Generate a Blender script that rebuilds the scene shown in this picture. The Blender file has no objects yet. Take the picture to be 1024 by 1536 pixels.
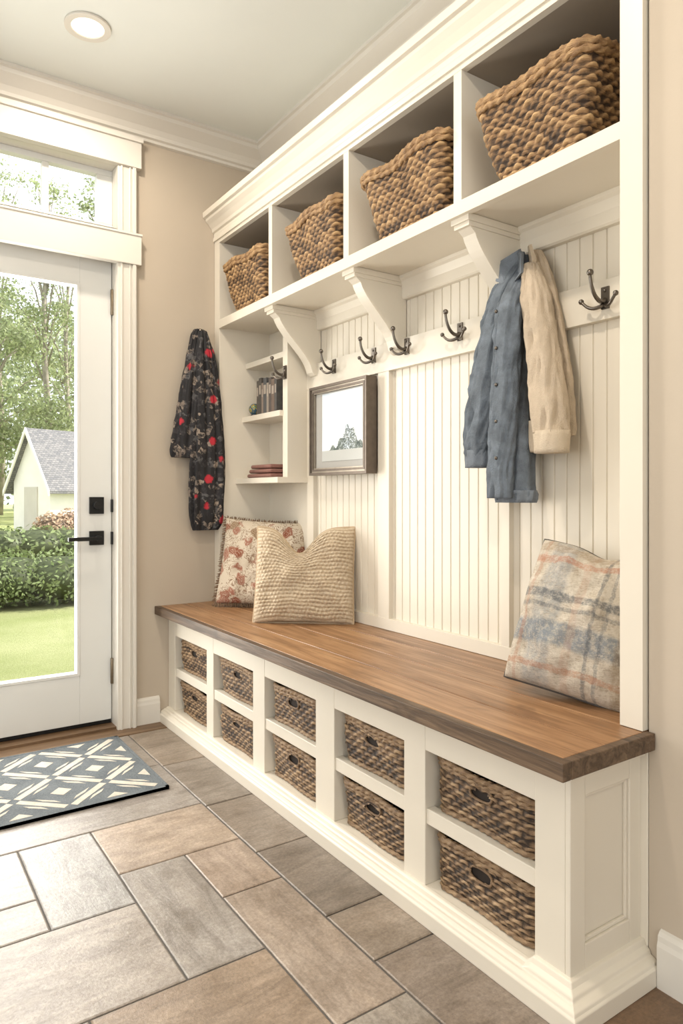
import bpy, bmesh, math, random
from mathutils import Vector, Matrix, noise as mn
R = random.Random(7)
scene = bpy.context.scene

# ------------------------------------------------------------------ mesh builder
class MB:
    def __init__(s):
        s.v=[]; s.f=[]; s.m=[]; s.c=[]; s.sm=[]
    def add(s, vs, fs, mat=0, col=(1,1,1,1), smooth=False):
        o=len(s.v); s.v.extend([tuple(p) for p in vs])
        if isinstance(col, list): s.c.extend(col)
        else: s.c.extend([col]*len(vs))
        for f in fs:
            s.f.append([i+o for i in f]); s.m.append(mat); s.sm.append(smooth)
    def box(s,x0,x1,y0,y1,z0,z1,mat=0,col=(1,1,1,1)):
        vs=[(x0,y0,z0),(x1,y0,z0),(x1,y1,z0),(x0,y1,z0),(x0,y0,z1),(x1,y0,z1),(x1,y1,z1),(x0,y1,z1)]
        s.add(vs,[(0,3,2,1),(4,5,6,7),(0,1,5,4),(1,2,6,5),(2,3,7,6),(3,0,4,7)],mat,col)
    def prism(s,pts,axis,a0,a1,mat=0,col=(1,1,1,1)):
        n=len(pts)
        def P(p,a):
            if axis=='y': return (p[0],a,p[1])
            if axis=='x': return (a,p[0],p[1])
            return (p[0],p[1],a)
        vs=[P(p,a0) for p in pts]+[P(p,a1) for p in pts]
        fs=[tuple(range(n)),tuple(range(2*n-1,n-1,-1))]
        for i in range(n):
            j=(i+1)%n; fs.append((i,j,j+n,i+n))
        s.add(vs,fs,mat,col)
    def rings(s,rs,mat=0,col=(1,1,1,1),smooth=False):
        n=len(rs[0]); vs=[p for r in rs for p in r]; fs=[tuple(range(n)),tuple(range(len(rs)*n-1,(len(rs)-1)*n-1,-1))]
        for i in range(len(rs)-1):
            for k in range(n):
                l=(k+1)%n; fs.append((i*n+k,i*n+l,(i+1)*n+l,(i+1)*n+k))
        s.add(vs,fs,mat,col,smooth)
    def tube(s,pts,rad,seg=10,mat=0,col=(1,1,1,1),closed=False,lobes=0,twist=0,flat=1.0):
        pts=[Vector(p) for p in pts]; n=len(pts)
        if not hasattr(rad,'__len__'): rad=[rad]*n
        vs=[]; up=Vector((0,0,1)); prev=None
        L=0
        for i,p in enumerate(pts):
            if closed: t=(pts[(i+1)%n]-pts[i-1]).normalized()
            else: t=(pts[min(i+1,n-1)]-pts[max(i-1,0)]).normalized()
            if prev is None:
                a=up if abs(t.dot(up))<.9 else Vector((0,1,0))
                nx=(a-t*a.dot(t)).normalized()
            else: nx=(prev-t*prev.dot(t)).normalized()
            prev=nx; ny=t.cross(nx)
            if i: L+=(pts[i]-pts[i-1]).length
            for k in range(seg):
                th=2*math.pi*k/seg
                r=rad[i]*(1+(.28*math.cos(lobes*th+twist*L) if lobes else 0))
                vs.append(p+nx*(r*math.cos(th)*flat)+ny*(r*math.sin(th)))
        fs=[]
        for i in range(n if closed else n-1):
            j=(i+1)%n
            for k in range(seg):
                l=(k+1)%seg
                fs.append((i*seg+k,i*seg+l,j*seg+l,j*seg+k))
        if not closed:
            fs.append(tuple(range(seg-1,-1,-1))); fs.append(tuple(range((n-1)*seg,n*seg)))
        s.add(vs,fs,mat,col,True)
    def sphere(s,c,r,mat=0,col=(1,1,1,1),nu=14,nv=8,sc=(1,1,1)):
        vs=[];fs=[]
        for i in range(nv+1):
            ph=math.pi*i/nv
            for j in range(nu):
                th=2*math.pi*j/nu
                vs.append((c[0]+r*sc[0]*math.sin(ph)*math.cos(th),c[1]+r*sc[1]*math.sin(ph)*math.sin(th),c[2]+r*sc[2]*math.cos(ph)))
        for i in range(nv):
            for j in range(nu):
                k=(j+1)%nu
                fs.append((i*nu+j,(i+1)*nu+j,(i+1)*nu+k,i*nu+k))
        s.add(vs,fs,mat,col,True)
    def disc(s,c,r,axis='z',mat=0,n=32,h=0.005,r0=0):
        def P(a,b,q):
            return {'z':(c[0]+a,c[1]+b,c[2]+q),'y':(c[0]+a,c[1]+q,c[2]+b),'x':(c[0]+q,c[1]+a,c[2]+b)}[axis]
        vs=[];fs=[]
        if r0<=0:
            for q in (0,h):
                for k in range(n):
                    t=2*math.pi*k/n; vs.append(P(r*math.cos(t),r*math.sin(t),q))
            fs=[tuple(range(n)),tuple(range(2*n-1,n-1,-1))]+[(k,(k+1)%n,(k+1)%n+n,k+n) for k in range(n)]
        else:
            for rr,q in ((r,0),(r,h),(r0,h),(r0,0)):
                for k in range(n):
                    t=2*math.pi*k/n; vs.append(P(rr*math.cos(t),rr*math.sin(t),q))
            for a in range(4):
                b=(a+1)%4
                for k in range(n):
                    l=(k+1)%n; fs.append((a*n+k,a*n+l,b*n+l,b*n+k))
        s.add(vs,fs,mat,(1,1,1,1))
    def build(s,name,mats,bevel=0,recalc=True,parent=None,seg=2):
        xs=[p[0] for p in s.v]; ys=[p[1] for p in s.v]; zs=[p[2] for p in s.v]
        o=((min(xs)+max(xs))/2,(min(ys)+max(ys))/2,min(zs))
        me=bpy.data.meshes.new(name)
        me.from_pydata([(p[0]-o[0],p[1]-o[1],p[2]-o[2]) for p in s.v],[],s.f)
        for m in mats: me.materials.append(m)
        me.polygons.foreach_set('material_index',s.m)
        me.polygons.foreach_set('use_smooth',s.sm)
        ca=me.color_attributes.new('Col','FLOAT_COLOR','POINT')
        flat=[]
        for c in s.c: flat.extend(c)
        ca.data.foreach_set('color',flat)
        me.update()
        if recalc:
            bm=bmesh.new(); bm.from_mesh(me); bmesh.ops.recalc_face_normals(bm,faces=bm.faces); bm.to_mesh(me); bm.free()
        ob=bpy.data.objects.new(name,me); ob.location=o
        scene.collection.objects.link(ob)
        if bevel:
            b=ob.modifiers.new('bev','BEVEL'); b.width=bevel; b.segments=seg; b.limit_method='ANGLE'; b.angle_limit=math.radians(40)
        if parent:
            ob.parent=parent; ob.location=Vector(o)-parent.location
        return ob

# ------------------------------------------------------------------ materials
def new(name):
    m=bpy.data.materials.new(name); m.use_nodes=True
    nt=m.node_tree; b=nt.nodes['Principled BSDF']; return m,nt,b
def N(nt,t,**k):
    return nt.nodes.new(t)
def coords(nt,scale=(1,1,1),rot=(0,0,0)):
    tc=N(nt,'ShaderNodeTexCoord'); mp=N(nt,'ShaderNodeMapping')
    mp.inputs['Scale'].default_value=scale; mp.inputs['Rotation'].default_value=rot
    nt.links.new(tc.outputs['Object'],mp.inputs['Vector']); return mp.outputs['Vector']
def noise(nt,vec,scale,detail=4,rough=.55,dist=0):
    n=N(nt,'ShaderNodeTexNoise'); n.inputs['Scale'].default_value=scale; n.inputs['Detail'].default_value=detail
    n.inputs['Roughness'].default_value=rough; n.inputs['Distortion'].default_value=dist
    if vec is not None: nt.links.new(vec,n.inputs['Vector'])
    return n.outputs['Fac']
def ramp(nt,fac,stops,interp='LINEAR'):
    r=N(nt,'ShaderNodeValToRGB'); r.color_ramp.interpolation=interp
    e=r.color_ramp.elements
    while len(e)<len(stops): e.new(.5)
    for i,(p,c) in enumerate(stops):
        e[i].position=p; e[i].color=(c[0],c[1],c[2],1)
    nt.links.new(fac,r.inputs['Fac']); return r.outputs['Color']
def mix(nt,fac,a,b,mode='MIX'):
    m=N(nt,'ShaderNodeMix'); m.data_type='RGBA'; m.blend_type=mode
    for s,v in ((0,fac),(6,a),(7,b)):
        if isinstance(v,(int,float)): m.inputs[s].default_value=v
        elif isinstance(v,tuple): m.inputs[s].default_value=(v[0],v[1],v[2],1)
        else: nt.links.new(v,m.inputs[s])
    return m.outputs[2]
def math_(nt,op,a,b=None):
    m=N(nt,'ShaderNodeMath'); m.operation=op
    for s,v in ((0,a),(1,b)):
        if v is None: continue
        if isinstance(v,(int,float)): m.inputs[s].default_value=v
        else: nt.links.new(v,m.inputs[s])
    return m.outputs[0]
def bump(nt,b,h,strength=.3,dist=.005):
    n=N(nt,'ShaderNodeBump'); n.inputs['Strength'].default_value=strength; n.inputs['Distance'].default_value=dist
    nt.links.new(h,n.inputs['Height']); nt.links.new(n.outputs['Normal'],b.inputs['Normal'])
def paint(name,c,rough=.45,var=.04,bs=60,bst=.05):
    m,nt,b=new(name); v=coords(nt); f=noise(nt,v,3,3)
    col=ramp(nt,f,[(.3,tuple(x*(1-var) for x in c)),(.7,tuple(min(1,x*(1+var)) for x in c))])
    nt.links.new(col,b.inputs['Base Color']); b.inputs['Roughness'].default_value=rough
    bump(nt,b,noise(nt,v,bs,3),bst,.002); return m
def metal(name,c,rough=.35,met=1):
    m,nt,b=new(name); v=coords(nt)
    nt.links.new(ramp(nt,noise(nt,v,40,3),[(.3,tuple(x*.8 for x in c)),(.7,c)]),b.inputs['Base Color'])
    b.inputs['Roughness'].default_value=rough; b.inputs['Metallic'].default_value=met; return m
def attr(nt):
    a=N(nt,'ShaderNodeAttribute'); a.attribute_name='Col'; return a

M_cab=paint('cream_cabinet_paint',(.70,.645,.545),.38,.02)
M_cubby=paint('taupe_cubby_color',(.27,.225,.175),.55,.03)  # darker taupe colour for the cubby backs and tops
M_trim=paint('white_trim_paint',(.67,.635,.57),.35,.02)
M_door=paint('white_door_paint',(.68,.68,.65),.35,.02)
M_wall=paint('greige_wall_paint',(.475,.405,.32),.75,.025,160,.08)
M_ceil=paint('ceiling_paint',(.75,.77,.73),.8,.015,160,.05)
M_black=metal('black_metal',(.02,.02,.02),.4,.6)
M_bronze=metal('pewter_metal',(.17,.15,.13),.32,1)
M_hinge=metal('hinge_metal',(.25,.2,.14),.35,1)

def m_wood(name,cols,rough=.32,axis=1,scale=1.0,bs=.25):
    m,nt,b=new(name)
    sc=[22*scale]*3; sc[axis]=1.4*scale
    v=coords(nt,tuple(sc)); f=noise(nt,v,1.6,9,.66,.9)
    sc2=[3*scale]*3; sc2[axis]=.6*scale
    g=noise(nt,coords(nt,tuple(sc2)),1.3,4)
    sc3=[60*scale]*3; sc3[axis]=2.2*scale
    fine=noise(nt,coords(nt,tuple(sc3)),2,4,.7)
    sc4=[9*scale]*3; sc4[axis]=3.5*scale
    kn=noise(nt,coords(nt,tuple(sc4)),1.1,3,.5,1.5)
    a=attr(nt)
    col=ramp(nt,f,[(.28,cols[0]),(.5,cols[1]),(.72,cols[2])])
    col=mix(nt,g,col,mix(nt,1.0,col,(.62,.57,.52),'MULTIPLY'))
    col=mix(nt,ramp(nt,kn,[(.62,(0,0,0)),(.74,(.65,.65,.65))]),col,cols[0])
    col=mix(nt,ramp(nt,fine,[(.54,(0,0,0)),(.66,(.7,.7,.7))]),col,cols[0])
    col=mix(nt,1.0,col,a.outputs['Color'],'MULTIPLY')
    nt.links.new(col,b.inputs['Base Color'])
    nt.links.new(ramp(nt,f,[(.2,(rough+.12,)*3),(.8,(rough-.04,)*3)]),b.inputs['Roughness'])
    bump(nt,b,math_(nt,'ADD',f,fine),bs,.002); return m
M_top=m_wood('bench_oak',[(.155,.080,.037),(.36,.20,.098),(.51,.31,.165)],.32)
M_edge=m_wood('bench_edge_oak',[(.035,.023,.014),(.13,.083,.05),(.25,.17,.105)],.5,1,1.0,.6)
M_thresh=m_wood('threshold_wood',[(.09,.05,.025),(.19,.115,.06),(.28,.18,.10)],.4,0)

def m_tile():
    m,nt,b=new('slate_wood_tile'); a=attr(nt)
    f1=noise(nt,coords(nt,(2.5,11,2)),2.2,9,.72,.8)
    f2=noise(nt,coords(nt,(11,2.5,2)),2.2,9,.72,.8)
    fx=N(nt,'ShaderNodeMix'); fx.data_type='FLOAT'
    nt.links.new(a.outputs['Alpha'],fx.inputs[0]); nt.links.new(f1,fx.inputs[2]); nt.links.new(f2,fx.inputs[3])
    f=fx.outputs[0]
    cl=noise(nt,coords(nt),8,8,.72); sp=noise(nt,coords(nt),130,4,.8)
    k=ramp(nt,f,[(.28,(.60,.57,.54)),(.5,(1.0,.99,.98)),(.72,(1.3,1.28,1.26))])
    k2=ramp(nt,cl,[(.32,(.72,.68,.63)),(.68,(1.2,1.21,1.23))])
    k3=ramp(nt,sp,[(.3,(.72,.71,.70)),(.7,(1.22,1.22,1.22))])
    col=mix(nt,1.0,a.outputs['Color'],k,'MULTIPLY'); col=mix(nt,1.0,col,k2,'MULTIPLY'); col=mix(nt,1.0,col,k3,'MULTIPLY')
    nt.links.new(col,b.inputs['Base Color'])
    nt.links.new(ramp(nt,cl,[(.2,(.28,.28,.28)),(.8,(.46,.46,.46))]),b.inputs['Roughness'])
    bump(nt,b,math_(nt,'ADD',math_(nt,'MULTIPLY',f,1.5),math_(nt,'ADD',sp,cl)),.35,.003); return m
M_tile=m_tile()
M_grout=paint('grout',(.12,.11,.10),.9,.1,200,.3)

def m_wicker(name,dark,mid,light):
    m,nt,b=new(name); a=attr(nt)
    sep=N(nt,'ShaderNodeSeparateColor'); nt.links.new(a.outputs['Color'],sep.inputs[0])
    n1=noise(nt,coords(nt,(1,1,1)),75,5,.75); n2=noise(nt,coords(nt,(40,40,500)),1.2,3)
    f=math_(nt,'ADD',math_(nt,'MULTIPLY',sep.outputs[0],.55),math_(nt,'MULTIPLY',n1,.42))  # low weave goes darker: crevice shade put into the colour
    f=math_(nt,'ADD',f,math_(nt,'MULTIPLY',math_(nt,'SUBTRACT',sep.outputs[1],.5),.30))
    f=math_(nt,'ADD',f,math_(nt,'MULTIPLY',math_(nt,'SUBTRACT',n2,.5),.40))
    col=ramp(nt,f,[(.20,dark),(.48,mid),(.88,light)])
    nt.links.new(col,b.inputs['Base Color']); b.inputs['Roughness'].default_value=.55
    bump(nt,b,math_(nt,'ADD',n1,math_(nt,'MULTIPLY',n2,2)),.7,.003); return m
M_wick=m_wicker('seagrass_wicker',(.035,.017,.007),(.275,.155,.067),(.58,.375,.18))
M_wick2=m_wicker('brown_wicker',(.03,.017,.010),(.235,.145,.077),(.50,.345,.20))
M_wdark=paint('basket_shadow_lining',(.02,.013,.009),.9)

# ------------------------------------------------------------------ room shell
DW=3.0
CZ=2.64
fl=MB()
fl.box(-2.6,1.75,-2.3,3.2,-.06,-.004,1)
G=.0024
def tile(x0,x1,y0,y1,col=None,alpha=None,mat=0):
    if col is None:
        t=R.uniform(.85,1.12); w=R.uniform(-.015,.03)
        col=((.28+w)*t,.25*t,(.22-w*.6)*t)
    col=(col[0]*1.24,col[1]*1.21,col[2]*1.17)
    if alpha is None: alpha=1.0 if (y1-y0)>(x1-x0) else 0.0
    x0+=G;x1-=G;y0+=G;y1-=G;b=.003
    vs=[(x0,y0,-.004),(x1,y0,-.004),(x1,y1,-.004),(x0,y1,-.004),
        (x0,y0,-b*.6),(x1,y0,-b*.6),(x1,y1,-b*.6),(x0,y1,-b*.6),
        (x0+b,y0+b,0),(x1-b,y0+b,0),(x1-b,y1-b,0),(x0+b,y1-b,0)]
    fs=[(8,9,10,11)]
    for i in range(4):
        j=(i+1)%4; fs+= [(i,j,j+4,i+4),(i+4,j+4,j+8,i+8)]
    fl.add(vs,fs,mat,(col[0],col[1],col[2],alpha))
gy=(.285,.270,.255); tn=(.30,.25,.205); bl=(.27,.27,.268)
for t in [(.548,.9,1.85,2.13,tn),(.548,.73,1.37,1.85,(.255,.24,.225)),(.73,.9,1.6,1.85,(.28,.23,.19)),(.73,.9,1.09,1.6,(.27,.228,.192)),
          (.35,.548,1.70,2.13,bl),(-.2,.35,1.85,2.13,gy),(-.2,.35,1.70,1.85,gy),(-.02,.548,1.37,1.70,(.285,.262,.24)),(-.2,-.02,1.37,1.7,tn),
          (.35,.73,1.09,1.37,(.25,.20,.155)),(-.2,.35,1.09,1.37,gy),
          (.17,.9,2.13,2.52,(.25,.235,.22)),(-.2,.17,2.13,2.52,tn),(.35,.9,2.52,2.9,(.20,.18,.16)),(-.2,.35,2.52,2.9,gy)]:
    tile(*t)
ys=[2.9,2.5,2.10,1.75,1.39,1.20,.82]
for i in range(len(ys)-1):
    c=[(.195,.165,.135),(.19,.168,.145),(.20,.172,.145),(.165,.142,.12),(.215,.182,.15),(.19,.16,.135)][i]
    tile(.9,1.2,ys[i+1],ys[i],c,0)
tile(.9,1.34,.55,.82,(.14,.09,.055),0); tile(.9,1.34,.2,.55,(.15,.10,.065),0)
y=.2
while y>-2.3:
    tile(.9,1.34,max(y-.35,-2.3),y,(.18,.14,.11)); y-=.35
k=0; y=1.09
while y>-2.29:
    y2=max(y-.33,-2.3); xs=[.9,.5 if k%2 else .7,.15 if k%2 else .25,-.35,-.75,-1.3,-1.8,-2.5]
    for a,b_ in zip(xs[1:],xs[:-1]): tile(a,b_,y2,y)
    y=y2;k+=1
y=2.9;k=0
while y>1.1:
    y2=max(y-.302,1.09); xs=[-.2,-.6 if k%2 else -.45,-1.1,-1.6 if k%2 else -1.75,-2.5]
    for a,b_ in zip(xs[1:],xs[:-1]): tile(a,b_,y2,y)
    y=y2;k+=1
fl.box(-2.5,1.2,2.9,2.998,-.004,.002,2)
fl.box(-.06,.9,2.998,3.16,-.004,.012,2)
fl.build('floor',[M_tile,M_grout,M_thresh],recalc=True)

w=MB()
w.box(-2.6,-.075,DW,3.15,0,CZ); w.box(.895,1.75,DW,3.15,0,CZ)
w.box(-.075,.895,DW,3.15,2.035,2.135); w.box(-.075,.895,DW,3.15,2.415,CZ)
w.build('wall_back',[M_wall])
w=MB(); w.box(1.60,1.75,.84,DW,0,CZ); w.box(1.34,1.75,-2.3,.838,0,CZ); w.build('wall_right',[M_wall])
w=MB()
w.box(-2.6,-2.5,-2.3,-1.0,0,CZ); w.box(-2.6,-2.5,2.4,3.0,0,CZ); w.box(-2.6,-2.5,-1.0,2.4,0,.5); w.box(-2.6,-2.5,-1.0,2.4,2.35,CZ)
w.build('wall_left',[M_wall])
w=MB(); w.box(-2.5,-1.9,-2.3,-2.2,0,CZ); w.box(.9,1.34,-2.3,-2.2,0,CZ); w.box(-1.9,.9,-2.3,-2.2,2.35,CZ); w.box(-1.9,.9,-2.3,-2.2,0,.5)
w.build('wall_front',[M_wall])
w=MB(); w.box(-2.6,1.75,-2.3,3.15,CZ,CZ+.15); w.build('ceiling',[M_ceil])
for nm,ax in (('added_window_left','x'),('added_window_front','y')):  # unseen windows, added to let light into the room
    w=MB()
    if ax=='x':
        for yy in (-1.0,.1,1.25,2.34): w.box(-2.57,-2.5,yy,yy+.06,.5,2.35)
        w.box(-2.57,-2.5,-1,2.4,.5,.56); w.box(-2.57,-2.5,-1,2.4,2.29,2.35)
    else:
        for xx in (-1.9,-.53,.84): w.box(xx,xx+.06,-2.27,-2.2,.5,2.35)
        w.box(-1.9,.9,-2.27,-2.2,.5,.56); w.box(-1.9,.9,-2.27,-2.2,2.29,2.35)
    w.build(nm,[M_trim])

CR=[(0,0),(.105,0),(.105,-.012),(.095,-.016),(.09,-.03),(.07,-.045),(.05,-.06),(.035,-.078),(.03,-.09),(.018,-.094),(.016,-.105),(0,-.108)]
t=MB(); t.prism([(1.60-a,CZ+b) for a,b in CR],'y',.84,DW); t.build('trim_1',[M_trim])
t=MB(); t.prism([(DW-a,CZ+b) for a,b in CR],'x',-2.5,1.60); t.build('trim_2',[M_trim])
t=MB(); t.prism([(1.34-a,CZ+b) for a,b in CR],'y',-2.2,.838); t.build('trim_3',[M_trim])
bbp=[(0,0),(.016,0),(.016,.085),(.013,.095),(.012,.105),(.006,.112),(0,.115)]
t=MB(); t.prism([(DW-a,b) for a,b in bbp],'x',.962,1.066); t.prism([(DW-a,b) for a,b in bbp],'x',-2.5,-.145); t.build('baseboard_back',[M_trim])
t=MB(); t.prism([(1.34-a,b) for a,b in bbp],'y',-2.2,.811); t.build('baseboard_right',[M_trim])

t=MB()
def casing(x0,x1,z0,z1):
    t.box(x0,x1,2.978,DW,z0,z1)
    t.box(x0+.012,x0+.02,2.972,2.98,z0,z1); t.box(x1-.02,x1-.006,2.968,2.98,z0,z1); t.box(x1-.034,x1-.028,2.972,2.98,z0,z1)
casing(.880,.962,0,1.985); casing(-.142,-.06,0,1.985)
t.box(-.155,.978,2.965,DW,1.985,2.118); t.box(-.158,.981,2.960,DW,2.108,2.118)
casing(.880,.962,2.118,2.40); casing(-.142,-.06,2.118,2.40)
t.box(-.155,.978,2.965,DW,2.40,2.515); t.box(-.162,.984,2.955,DW,2.508,2.528)
t.box(.880,.895,DW,3.15,0,2.035); t.box(-.075,-.06,DW,3.15,0,2.035); t.box(-.06,.88,DW,3.15,2.012,2.035)
t.box(.880,.895,DW,3.15,2.135,2.415); t.box(-.075,-.06,DW,3.15,2.135,2.415)
t.box(-.06,.88,DW,3.15,2.122,2.137); t.box(-.06,.88,DW,3.15,2.40,2.415)
t.build('trim_4',[M_trim],bevel=.002)

M_glass,nt,b=new('window_glass')
nt.nodes.remove(b)
tr=N(nt,'ShaderNodeBsdfTransparent'); gl=N(nt,'ShaderNodeBsdfGlossy'); gl.inputs['Roughness'].default_value=.02
mx=N(nt,'ShaderNodeMixShader'); mx.inputs[0].default_value=.05
nt.links.new(tr.outputs[0],mx.inputs[1]); nt.links.new(gl.outputs[0],mx.inputs[2])
nt.links.new(mx.outputs[0],nt.nodes['Material Output'].inputs[0])
def pane(m,x0,x1,y,z0,z1,mat): m.add([(x0,y,z0),(x1,y,z0),(x1,y,z1),(x0,y,z1)],[(0,1,2,3)],mat)

d=MB(); y0,y1=3.06,3.10
d.box(.744,.876,y0,y1,.03,2.008); d.box(-.056,.076,y0,y1,.03,2.008)
d.box(.076,.744,y0,y1,1.895,2.008); d.box(.076,.744,y0,y1,.03,.235)
for (a,b_,c,e) in ((.732,.744,.235,1.895),(.076,.088,.235,1.895)):
    d.box(a,b_,y0-.004,y1,c,e)
d.box(.088,.732,y0-.004,y1,1.883,1.895); d.box(.088,.732,y0-.004,y1,.235,.247)
pane(d,.088,.732,3.08,.247,1.883,1)
d.box(-.056,.876,3.065,3.095,.013,.03,2)
dx=.812
d.box(dx-.03,dx+.03,3.048,y0,.918,.99,2); d.disc((dx,3.03,.954),.017,'y',2,24,.02)
d.box(dx-.03,dx+.03,3.048,y0,.785,.845,2); d.disc((dx,3.012,.815),.012,'y',2,20,.04)
d.box(dx-.125,dx+.012,3.006,3.02,.806,.822,2)
for z in (1.83,.24):
    d.box(.874,.8795,3.05,3.062,z-.05,z+.05,3); d.tube([(.876,3.048,z-.055),(.876,3.048,z+.055)],.007,10,3)
for z in (.95,.81): d.box(.872,.8795,3.045,3.061,z-.025,z+.03,2)
d.build('door_1',[M_door,M_glass,M_black,M_hinge],bevel=.0015)
d=MB(); y0,y1=3.06,3.10
zb,zt=2.137,2.40
d.box(-.06,.88,y0,y1,zb,2.168); d.box(-.06,.88,y0,y1,2.375,zt); d.box(.815,.88,y0,y1,2.168,2.375); d.box(-.06,.005,y0,y1,2.168,2.375)
for x in (.595,.395,.195): d.box(x,x+.028,y0+.005,y1-.005,2.168,2.375)
pane(d,.005,.815,3.08,2.168,2.375,1)
d.build('window_1',[M_door,M_glass],bevel=.002)

M_em,nt,b=new('downlight_lens'); nt.nodes.remove(b); e=N(nt,'ShaderNodeEmission'); e.inputs['Color'].default_value=(1,.84,.62,1); e.inputs['Strength'].default_value=3
nt.links.new(e.outputs[0],nt.nodes['Material Output'].inputs[0])
for (x,y,en) in ((.64,2.52,11),(.46,1.15,17),(.3,-.6,7),(-1.2,.4,5)):  # first one is in view; others are unseen, added for room light
    d=MB(); d.disc((x,y,CZ-.008),.078,'z',0,40,.008,.055); d.disc((x,y,CZ-.004),.055,'z',1,32,.003); d.build('recessed_downlight',[M_trim,M_em],bevel=.002)
    l=bpy.data.lights.new('downlight_bulb','AREA'); l.shape='DISK'; l.size=.10; l.energy=en; l.color=(1,.88,.74)
    lo=bpy.data.objects.new('downlight_bulb',l); lo.location=(x,y,CZ-.012); scene.collection.objects.link(lo)

# ------------------------------------------------------------------ storage bench
b=MB()
XF=1.11
b.box(XF,1.598,.868,2.998,0,.06)
for a,c in ((.868,.942),(1.275,1.355),(1.67,1.77),(2.095,2.18),(2.515,2.58),(2.92,2.998)):
    b.box(XF,1.585,a,c,.06,.475)
b.box(XF+.001,1.135,.868,2.998,.385,.475); b.box(1.135,1.585,.868,2.998,.455,.475)
b.box(1.125,1.585,.90,2.95,.216,.238)
for a,c in ((.942,1.275),(1.355,1.67),(1.77,2.095),(2.18,2.515),(2.58,2.92)):
    b.box(1.114,1.14,a,c,.208,.245)
b.box(1.585,1.598,.868,2.998,.06,.475)
b.box(1.3385,1.598,.8395,.868,0,.475)
e0,e1=.856,.868
b.box(XF,1.155,e0,e1,.06,.475); b.box(1.30,1.339,e0,e1,.06,.475); b.box(1.155,1.30,e0,e1,.415,.475); b.box(1.155,1.30,e0,e1,.06,.125)
for (x0,x1,z0,z1) in ((1.155,1.163,.125,.415),(1.292,1.30,.125,.415),(1.163,1.292,.407,.415),(1.163,1.292,.125,.133)):
    b.box(x0,x1,e0+.005,e1,z0,z1)
b.box(XF-.012,1.339,e0-.012,2.998,.458,.475)
bp=[(-.002,0),(.044,0),(.044,.036),(.040,.040),(.038,.046),(.030,.050),(.024,.052),(.022,.060),(.012,.066),(.008,.076),(-.002,.078)]
bp2=[(o,z if z<.05 else .05+(z-.05)*.42) for o,z in bp]
b.rings([[(XF-o,2.998,z) for o,z in bp2],[(XF-o,.955,z) for o,z in bp2],[(XF-o,.940,z) for o,z in bp],[(XF-o,e0-o,z) for o,z in bp],[(1.339,e0-o,z) for o,z in bp]])
bo=b.build('storage_bench',[M_cab],bevel=.0022)
tp=MB()
px=[1.07,1.195,1.325,1.455,1.575]
for i in range(4):
    t_=R.uniform(.86,1.1)
    tp.box(px[i]+.0016,px[i+1]-.0016,.842,2.997,.4755,.510,0,(t_,t_*.98,t_*.95,1))
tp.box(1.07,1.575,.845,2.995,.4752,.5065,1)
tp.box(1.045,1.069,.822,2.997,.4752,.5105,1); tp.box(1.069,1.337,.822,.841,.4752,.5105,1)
tp.build('bench_top_boards',[M_top,M_edge],bevel=.002,parent=bo)

# ------------------------------------------------------------------ wall cabinet
c=MB(); X0=1.33
c.box(X0,1.598,2.945,2.998,.511,2.17); c.box(X0-.006,1.598,.842,.895,.511,2.29)
c.box(X0,1.598,.895,2.945,1.762,1.790); c.box(X0-.005,X0+.018,.895,2.945,1.757,1.795)
for a,e in ((1.379,1.410),(1.914,1.945),(2.447,2.475)): c.box(X0,1.585,a,e,1.79,2.155)
c.box(X0,1.598,.895,2.945,2.155,2.175); c.box(X0-.001,X0+.02,.842,2.998,2.150,2.20)
c.box(1.588,1.598,.895,2.945,.511,1.762)
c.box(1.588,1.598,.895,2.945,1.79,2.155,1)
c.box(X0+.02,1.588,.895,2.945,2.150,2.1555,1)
c.box(X0+.02,1.598,.842,2.998,2.26,2.288)
c.prism([(1.35,2.165),(1.322,2.165),(1.322,2.182),(1.326,2.188),(1.326,2.203),(1.318,2.208),(1.314,2.220),(1.300,2.238),(1.286,2.252),(1.283,2.262),(1.272,2.266),(1.270,2.289),(1.35,2.289)],'y',.842,2.998)
prof=[]; yv=.897; sp=.0415
while yv<2.548:
    prof+= [(1.5755,yv),(1.5755,min(yv+sp-.0050,2.55)),(1.5800,min(yv+sp-.0032,2.55)),(1.5800,min(yv+sp-.0018,2.55))]; yv+=sp
prof+=[(1.590,2.55),(1.590,.897)]
c.prism(prof,'z',.511,1.762)
XB=1.556
for a,e in ((.895,.925),(1.415,1.447),(1.985,2.050),(2.50,2.55)): c.box(XB,1.583,a,e,.511,1.762)
c.box(XB-.001,1.583,.9,2.55,.511,.552); c.box(XB-.002,1.583,.9,2.55,1.447,1.548)
c.prism([(1.58,1.762),(1.532,1.762),(1.534,1.752),(1.542,1.745),(1.550,1.728),(1.553,1.722),(1.553,1.69),(1.559,1.685),(1.58,1.685)],'y',.9,2.55)
c.box(1.46,1.588,2.55,2.59,1.05,1.762)
for x,z in ((1.462,1.585),(1.445,1.335),(1.41,1.050)): c.box(x,1.588,2.59,2.945,z,z+.024)
c.box(1.41,1.588,2.545,2.59,1.05,1.074)
for yc in (2.49,1.93,1.395):
    pr=[(1.572,1.760),(1.348,1.760),(1.348,1.738),(1.356,1.730),(1.366,1.722)]
    for i in range(15):
        u=i/14; s_=u*u*(3-2*u)
        pr.append((1.374+.152*(.45*u+.55*s_), 1.716-.190*u))
    pr+=[(1.532,1.508),(1.545,1.497),(1.572,1.492)]
    c.prism(pr,'y',yc-.024,yc+.024)
    c.box(1.338,1.572,yc-.034,yc+.034,1.742,1.761)
    c.box(1.345,1.572,yc-.029,yc+.029,1.730,1.743)
c.build('wall_cabinet',[M_cab,M_cubby],bevel=.002)

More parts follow.
